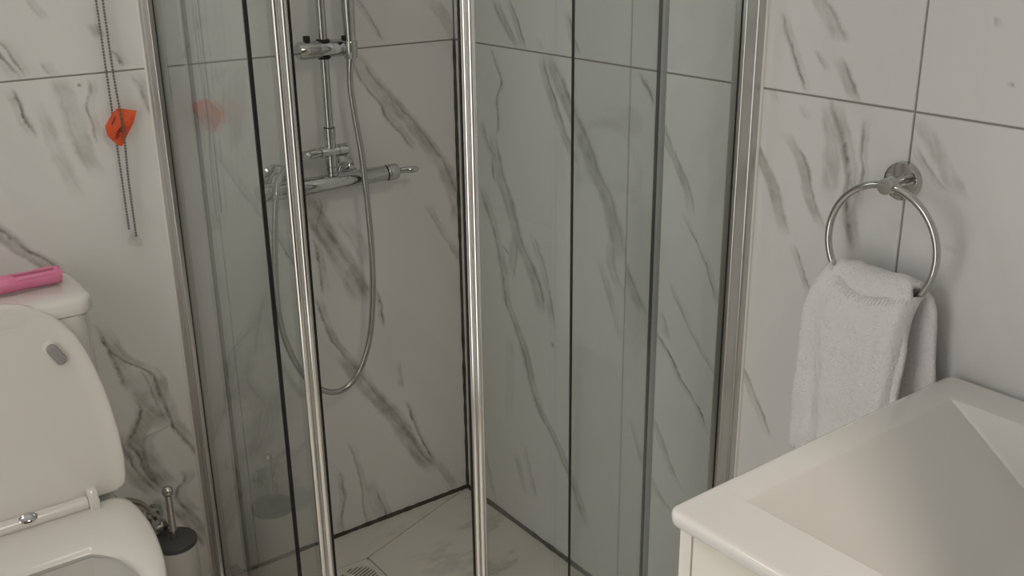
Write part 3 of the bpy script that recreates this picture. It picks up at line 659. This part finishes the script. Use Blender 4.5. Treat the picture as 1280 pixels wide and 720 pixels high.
# tank and its lid
def rrect(x0, x1, y0, y1, r, n=6):
    P = []
    for cx_, cy_, a0 in ((x1-r, y1-r, 0), (x0+r, y1-r, 90), (x0+r, y0+r, 180), (x1-r, y0+r, 270)):
        P += [(cx_ + r*math.cos(R2(a0 + 90*k/n)), cy_ + r*math.sin(R2(a0 + 90*k/n))) for k in range(n+1)]
    return P
tw = .176
t_('tank', MB().loft([ring(rrect(TX-tw+.02, TX+tw+.004-.02, -.180, -.012, .04), .416), ring(rrect(TX-tw+.008, TX+tw+.004-.008, -.186, -.010, .045), .46), ring(rrect(TX-tw+.004, TX+tw+.004-.004, -.188, -.009, .045), .60), ring(rrect(TX-tw+.003, TX+tw+.004-.003, -.189, -.008, .045), .796)]), smooth=40)
t_('tank_lid', MB().loft([ring(rrect(TX-tw-.001, TX+tw+.004+.001, -.192, -.005, .032), .7985), ring(rrect(TX-tw-.003, TX+tw+.004+.003, -.194, -.004, .032), .802), ring(rrect(TX-tw-.003, TX+tw+.004+.003, -.194, -.004, .032), .822), ring(rrect(TX-tw+.001, TX+tw+.004-.001, -.190, -.006, .030), .828), ring(rrect(TX-tw+.010, TX+tw+.004-.010, -.181, -.012, .025), .8305)]), smooth=50)
# supply valve and braided hose behind the toilet
va = empty('angle_valve', (-.838, 0, .235), 'small chrome angle valve with braided hose on the wall beside the toilet', 'valve')
v_ = lambda n, mb, m=M_CHROME, **k: mb.build(n, m, va, **k)
v_('valve_rose', MB().turned((-.838, 0, .235), (0, -1, 0), [(0, .024), (.003, .024), (.007, .015)]))
v_('valve_body', MB().turned((-.838, -.004, .235), (0, -1, 0), [(0, .009), (.030, .009), (.031, .012), (.045, .012), (.046, .008)]))
v_('valve_knob', MB().turned((-.838, -.050, .235), (0, -1, 0), [(0, .012), (.004, .015), (.018, .014), (.020, .010)], 10))
v_('outlet_nut', MB().turned((-.838, -.028, .238), (-.55, 0, .83), [(0, .007), (.012, .007), (.013, .0105), (.024, .0105), (.026, .007)], 8))
q = spline([(-.850, -.028, .258), (-.866, -.032, .285), (-.892, -.040, .307), (-.915, -.045, .318), (-.930, -.05, .345), (-.932, -.05, .385), (-.932, -.05, .405)], 10)
v_('braided_hose', MB().tube(q, [.0072 if k % 2 else .0064 for k in range(len(q))], 12), M_STEEL)

# pink roll on the tank
rl = empty('bag_roll', (-1.08, -.085, .8315), 'roll of pink plastic bags lying on the toilet tank lid', 'bag roll')
rnd = random.Random(4); rings = []
for k in range(26):
    x = -1.215 + k*.0102; w = 1 + .04*math.sin(k*.9) + rnd.uniform(-.015, .015)
    zz = .8312 + .0172; e = .93 if k in (0, 25) else 1
    rings.append([(x + (.002*math.sin(3*a) if k in (0, 25) else 0), -.085 + .0195*w*e*math.cos(a) + .002*math.sin(k*.35), zz + (.0165*w if math.sin(a) > 0 else .0166)*e*math.sin(a)) for a in [2*math.pi*i/28 for i in range(28)]])
MB().loft(rings).build('rolled_film', M_PINK, rl, smooth=60)
q = [(-.9595, -.085 + (.003+.0018*a)*math.cos(a), .8484 + (.003+.0018*a)*.86*math.sin(a)) for a in [k*.3 for k in range(27)]]
MB().tube(q, .0011, 6).build('film_edge', M_PINK, rl)
MB().loft([[(x, -.085 - .0196*math.cos(a)*1.02 , .8484 + .0172*math.sin(a)*1.02) for a in (R2(70), R2(50), R2(30), R2(28), R2(50), R2(70))] for x in (-1.21, -1.1, -.978, -.972)]).build('film_flap', M_PINK, rl)

# toilet brush
bx_, by_ = -.822, -.088
br = empty('toilet_brush', (bx_, by_, 0), 'toilet brush in a pale round holder with dark lid beside the toilet', 'toilet brush')
b_ = lambda n, mb, m, par=br, **k: mb.build(n, m, par, **k)
b_('holder', MB().turned((bx_, by_, .001), (0, 0, 1), [(0, .044), (.003, .046), (.196, .046), (.1965, .043)], 40), M_BRBODY)
b_('holder_lid', MB().turned((bx_, by_, .1985), (0, 0, 1), [(0, .046), (.0015, .0475), (.010, .0475), (.0118, .046), (.0122, .02)], 40), M_BRLID)
hd = b_('brush_handle', MB().turned((bx_, by_, .2105), (0, 0, 1), [(0, .0090), (.001, .0090), (.024, .0085), (.0245, .0076), (.108, .0076)], 24), M_STEEL)
b_('handle_collar', MB().turned((bx_, by_, .2106), (0, 0, 1), [(0, .0098), (.024, .0094), (.0245, .0080)], 24), M_BRLID, hd) if False else None
b_('handle_ball', MB().turned((bx_, by_, .315), (0, 0, 1), [(.0125 - .0125*math.cos(math.pi*k/14), .0125*math.sin(math.pi*k/14)) for k in range(15)], 24), M_STEEL, hd)

# ------------------------------------------------------------------ blind chain with tag and wall clip
CX, CYc = -.7985, -.020
def chain_pts(x, z0, z1):
    n = int((z1 - z0)/.0058); return [(x, CYc, z0 + k*.0058) for k in range(n+1)]
ch = empty('blind_chain', (CX, CYc, .885), 'steel ball chain loop of the blind hanging down the marble wall', 'chain')
def beads(name, P):
    mb = MB()
    for x, y, z in P:
        mb.turned((x, y, z-.0023), (0, 0, 1), [(0, .0004), (.0004, .0018), (.0024, .0026), (.0044, .0018), (.0048, .0004)], 8)
    mb.tube(P[::6] + [P[-1]], .0006, 5)
    return tag(mb.build(name, M_BALL, ch), kind='stuff')
def lead(P): return [(x, y - .014*math.exp(-((z - 1.09)/.07)**2), z) for x, y, z in P]
beads('ball_strand', chain_pts(CX-.0062, .893, 2.10)); beads('ball_strand', lead(chain_pts(CX+.0058, .876, 2.10)))
cl = empty('chain_clip', (CX+.006, 0, .86), 'clear plastic wall clip holding the lower end of the ball chain', 'clip')
MB().turned((CX+.006, -.0005, .862), (0, -1, 0), [(0, .014), (.003, .014), (.005, .012), (.012, .010), (.024, .0095), (.026, .007)], 28).build('clip_button', M_CLIP, cl)
MB().box((CX-.002, -.024, .868), (CX+.010, -.001, .884)).build('clip_hook', M_CLIP, cl, bevel=.003)
# folded orange card threaded on the chain
TGX, TGZ = -.791, 1.092
tg = empty('warning_tag', (TGX, CYc, TGZ), 'small folded orange warning tag hanging on the ball chain', 'tag')
OUTL = [(-.033, .011), (-.014, .035), (-.003, .042), (.030, .034), (.021, .012), (.006, -.012), (-.005, -.032), (-.014, -.029), (-.031, -.008)][::-1]
def tag_y(x, z): return CYc - .006 - .30*max(0, (x + .2*z) - .004)**1.0*.5 - .003*math.cos(z*60)
fr_ = [(TGX + x, tag_y(x, z), TGZ + z) for x, z in OUTL]; bk_ = [(a, b + .0006, c) for a, b, c in fr_]
mb = MB(); n = len(fr_)
cen = (TGX - .004, tag_y(-.004, .004) - .002, TGZ + .004); cenb = (cen[0], cen[1]+.0006, cen[2])
mb.v = fr_ + bk_ + [cen, cenb]
for i in range(n):
    j = (i+1) % n; mb.f += [[i, j, 2*n], [n+j, n+i, 2*n+1], [i, n+i, n+j, j]]
mb.build('tag_card', M_ORANGE, tg, smooth=0)
for x, z, l, a in ((-.016, .020, .017, 58), (-.006, .004, .016, 40), (-.010, -.004, .014, 40), (-.014, -.012, .010, 40)):
    c_, s_ = math.cos(R2(a)), math.sin(R2(a)); P = []
    for k, w in ((-.5, -1), (.5, -1), (.5, 1), (-.5, 1)):
        xx = x + l*k*c_ - w*.0011*s_; zz = z + l*k*s_ + w*.0011*c_; P.append((TGX+xx, tag_y(xx, zz) - .0030, TGZ+zz))
    MB().loft([P, [(u, v_1-.0004, w) for u, v_1, w in P]]).build('printed_line', M_PRINT, tg, smooth=0)
# roller blind above the window
rb = empty('roller_blind', (-1.13, -.04, 2.14), 'grey roller blind rolled up above the bathroom window', 'blind')
MB().turned((-1.46, -.04, 2.155), (1, 0, 0), [(0, .03), (.64, .03)]).build('blind_roll', M_BLIND, rb)
MB().turned((-.818, -.022, 2.155), (1, 0, 0), [(0, .03), (.04, .03), (.042, .025)]).build('chain_wheel', M_WOOD, rb)

# ------------------------------------------------------------------ towel ring and towel
TY, TZ = -1.2245, 1.100; RXo = -.056; RR = .0925
tr = empty('towel_ring', (0, TY, TZ), 'chrome towel ring on the marble wall above the basin', 'towel ring')
MB().turned((0, -1.2155, TZ-.003), (-1, 0, 0), [(0, .0295), (.008, .0295), (.0105, .028), (.0112, .024)], 48).build('wall_plate', M_CHROME, tr)
MB().turned((-.010, -1.2155, TZ-.003), Vector((RXo, TY, TZ)) - Vector((-.010, -1.2155, TZ-.003)), [(0, .0085), (.042, .0085)], 24).build('arm', M_CHROME, tr)
MB().turned((RXo+.012, TY, TZ), (-1, -.12, 0), [(0, .0085), (.001, .0118), (.022, .0118), (.0236, .0108), (.024, .002)], 28).build('ring_holder', M_CHROME, tr)
pts = [(RXo, TY + RR*math.sin(2*math.pi*k/72), TZ - RR + RR*math.cos(2*math.pi*k/72)) for k in range(73)]
MB().tube(pts, .0056, 16, False).build('ring', M_CHROME, tr)
tw_ = empty('hand_towel', (-.06, -1.21, .97), 'white terry hand towel folded over the chrome towel ring', 'towel')
def hsh(a, b): return math.sin(a*12.9 + b*4.1)*.5 + math.sin(a*27.3 - b*9.7)*.3 + math.sin(a*61 + b*33)*.2
def sweep(path, name, seed, thick):
    """path: (x, z, centre y, half width); flattened round section with folds"""
    P = spline([Vector((a, b, c)) for a, b, c, d in path], 8); Wd = [Vector((d, 0, 0)) for a, b, c, d in path]; Wd = spline(Wd, 8)
    rings = []; n = 44
    for k, pt in enumerate(P):
        a, b = P[max(k-1, 0)], P[min(k+1, len(P)-1)]; tx, tz = b.x - a.x, b.y - a.y; ln = math.hypot(tx, tz) or 1; nx, nz = tz/ln, -tx/ln
        r = []
        end = min(1, .35 + .3*min(k, len(P)-1-k))
        for i in range(n):
            an = 2*math.pi*i/n; c, s = math.cos(an), math.sin(an)
            yy = math.copysign(abs(c)**.55, c) * (Wd[k].x + .0022*math.sin(k*.45+seed)); tt = math.copysign(abs(s)**.55, s) * thick * end
            tt += .0028*hsh(yy*6 + seed, k*.06)*(1 if s < 0 else .5)
            r.append((pt.x + nx*tt, pt.z + yy, pt.y + nz*tt))
        rings.append(r)
    return MB().loft(rings).build(name, M_TERRY, tw_, smooth=80)
sweep([(-.080, .70, -1.212, .088), (-.080, .80, -1.214, .087), (-.078, .88, -1.216, .083), (-.076, .93, -1.222, .076), (-.070, .957, -1.225, .070), (-.056, .9655, -1.226, .068), (-.042, .955, -1.228, .071), (-.036, .93, -1.233, .079), (-.033, .86, -1.236, .088), (-.031, .76, -1.238, .092), (-.030, .67, -1.238, .092)], 'towel_body', 1.3, .0085)
# front layer with its stitched hem
ny, nz = 40, 44; V0 = []; rings = []
def front(u, v):
    """u 0..1 from the shower side to the basin side, v 0..1 downwards"""
    yl = -1.148 + (.034*min(1, v*4.5)**.7) - .002*math.sin(v*7); yr = -1.3035 + .006*math.sin(v*3.0) + .008*v
    y = yl + (yr - yl)*u
    zt = .968 - .040*math.sin(math.pi*min(1, u*1.1))*.55 - .017*u
    zb = .640 + .012*u
    z = zt + (zb - zt)*v
    x = -.094 - .010*math.sin(math.pi*u)*(1-.3*v) - .006*hsh(u*1.1, v*.5)*(v*.8+.2) + .020*(1 - min(1, v*7))**2
    x += .004*math.sin(v*26 + u*3)*max(0, v-.45)*1.2 + .002*math.sin(u*16 - v*3)
    e = min(1, min(u, 1-u)*14); x += .016*(1-e)**2
    return (x, y, z)
F = [[front(i/ny, j/nz) for i in range(ny+1)] for j in range(nz+1)]
mb = MB()
vv = [p_ for r in F for p_ in r] + [(x + .007, y, z - (.003 if j == 0 else 0)) for j, r in enumerate(F) for x, y, z in r]
K = (ny+1)*(nz+1); ff = []
for j in range(nz):
    for i in range(ny):
        a = j*(ny+1)+i; ff += [(a, a+1, a+ny+2, a+ny+1), (K+a+ny+1, K+a+ny+2, K+a+1, K+a)]
edge = [i for i in range(ny+1)] + [j*(ny+1)+ny for j in range(1, nz+1)] + [nz*(ny+1)+i for i in range(ny-1, -1, -1)] + [j*(ny+1) for j in range(nz-1, 0, -1)]
for a, b in zip(edge, edge[1:] + edge[:1]): ff.append((a, K+a, K+b, b))
mb.add(vv, ff); fl = mb.build('front_layer', M_TERRY, tw_, smooth=80)
mb = MB()
for k in range(22):                                    # stitches along the hem
    u = .22 + .76*k/22; a = front(u, .012); b = front(u, .036)
    mb.tube([(a[0]-.0006, a[1], a[2]), (b[0]-.0006, b[1], b[2])], .0013, 5)
tag(mb.build('hem_stitch', M_TERRY, fl), kind='stuff')

# ------------------------------------------------------------------ vanity and basin
ROT = R2(1.0)
vx0, vx1, vy0, vy1, vz = -.603, -.009, -1.806, -1.347, .829
def rot(mb):
    c, s = math.cos(ROT), math.sin(ROT); ox, oy = vx0, vy1 - .006
    mb.v = [(ox + (x-ox)*c - (y-oy)*s - .004, oy + (x-ox)*s + (y-oy)*c, z) for x, y, z in mb.v]; return mb
cab = empty('vanity_cabinet', ((vx0+vx1)/2, -1.58, 0), 'cream white lacquered vanity cabinet under the washbasin', 'cabinet')
c_ = lambda n, mb, m=M_CAB, par=cab, **k: rot(mb).build(n, m, par, **k)
bx0, bx1, by0, by1, bz = vx0+.013, vx1-.008, vy0+.006, vy1-.013, vz-.0195
c_('side_panel', MB().box((bx0, by0, .09), (bx0+.018, by1-.021, bz)), bevel=.001)
c_('side_panel', MB().box((bx1-.018, by0, .09), (bx1, by1-.021, bz)), bevel=.001)
c_('bottom_panel', MB().box((bx0+.018, by0, .09), (bx1-.018, by1-.021, .108)), bevel=.001)
c_('back_panel', MB().box((bx0+.018, by0, .108), (bx1-.018, by0+.008, bz)), bevel=.001)
c_('plinth', MB().box((bx0+.02, by0+.02, .001), (bx1-.02, by1-.07, .0898)), bevel=.001)
xm = (bx0+bx1)/2
for a, b in ((bx0, xm-.0015), (xm+.0015, bx1)):
    c_('door', MB().box((a, by1-.0185, .094), (b, by1, bz-.002)), bevel=.0015)
# basin: rounded slab with a rectangular bowl sunk into it
bs = empty('washbasin', ((vx0+vx1)/2, -1.58, vz), 'white ceramic washbasin with a rectangular bowl on the vanity', 'washbasin')
s_ = lambda n, mb, m=M_BASIN, **k: rot(mb).build(n, m, bs, **k)
def rq(x0, x1, y0, y1, r, z, n=8): return [(x, y, z) for x, y in rrect(x0, x1, y0, y1, r, n)]
ix0, ix1, iy0, iy1 = vx0+.086, vx1-.076, vy0+.115, vy1-.047     # bowl opening
mb = MB()
def o_(d, r, z): return rq(vx0+d, vx1-d, vy0+d, vy1-d, r, z)
mb.loft([o_(.03, .01, vz-.0190), o_(.004, .016, vz-.0190), o_(.001, .018, vz-.0165), o_(0, .019, vz-.012), o_(0, .019, vz-.006), o_(.0015, .017, vz-.0022), o_(.005, .012, vz-.0003), o_(.010, .002, vz)], False, False)
def smin(a, b, k):
    h = max(k - abs(a - b), 0) / k; return min(a, b) - h*h*k*.25
def depth(x, y):
    """a ramp falling from the front rim towards the tap side, upright walls elsewhere"""
    d = smin(.64*(iy1 - y), .126, .02)
    for w in (6*(x - ix0), 6*(ix1 - x), 5*(y - iy0)): d = smin(d, w, .010)
    return max(0, (d + math.sqrt(d*d + .0016**2))/2 - .00001)
def lines(a, b, c, d):
    L_ = [a, b] + [c + (d-c)*k/46 for k in range(47)]
    for e in (c, d): L_ += [e + o for o in [-.012, -.006, -.003, -.0015] + [k*.00075*(1 if e == c else -1) for k in range(-2, 38)]]
    return sorted(set(round(w, 5) for w in L_ if a <= w <= b))
xs = lines(vx0+.010, vx1-.010, ix0, ix1); ys = lines(vy0+.010, vy1-.010, iy0, iy1); nx_ = len(xs)
mb.add([(x, y, vz - depth(x, y)) for y in ys for x in xs], [(j*nx_+i, j*nx_+i+1, (j+1)*nx_+i+1, (j+1)*nx_+i) for j in range(len(ys)-1) for i in range(nx_-1)])
s_('basin', mb, smooth=45)
dx_, dy_ = -.30, -1.625
s_('waste', MB().turned((dx_, dy_, vz-.1258), (0, 0, 1), [(0, .03), (.002, .031), (.003, .027), (.0035, .01)], 32), M_CHROME)
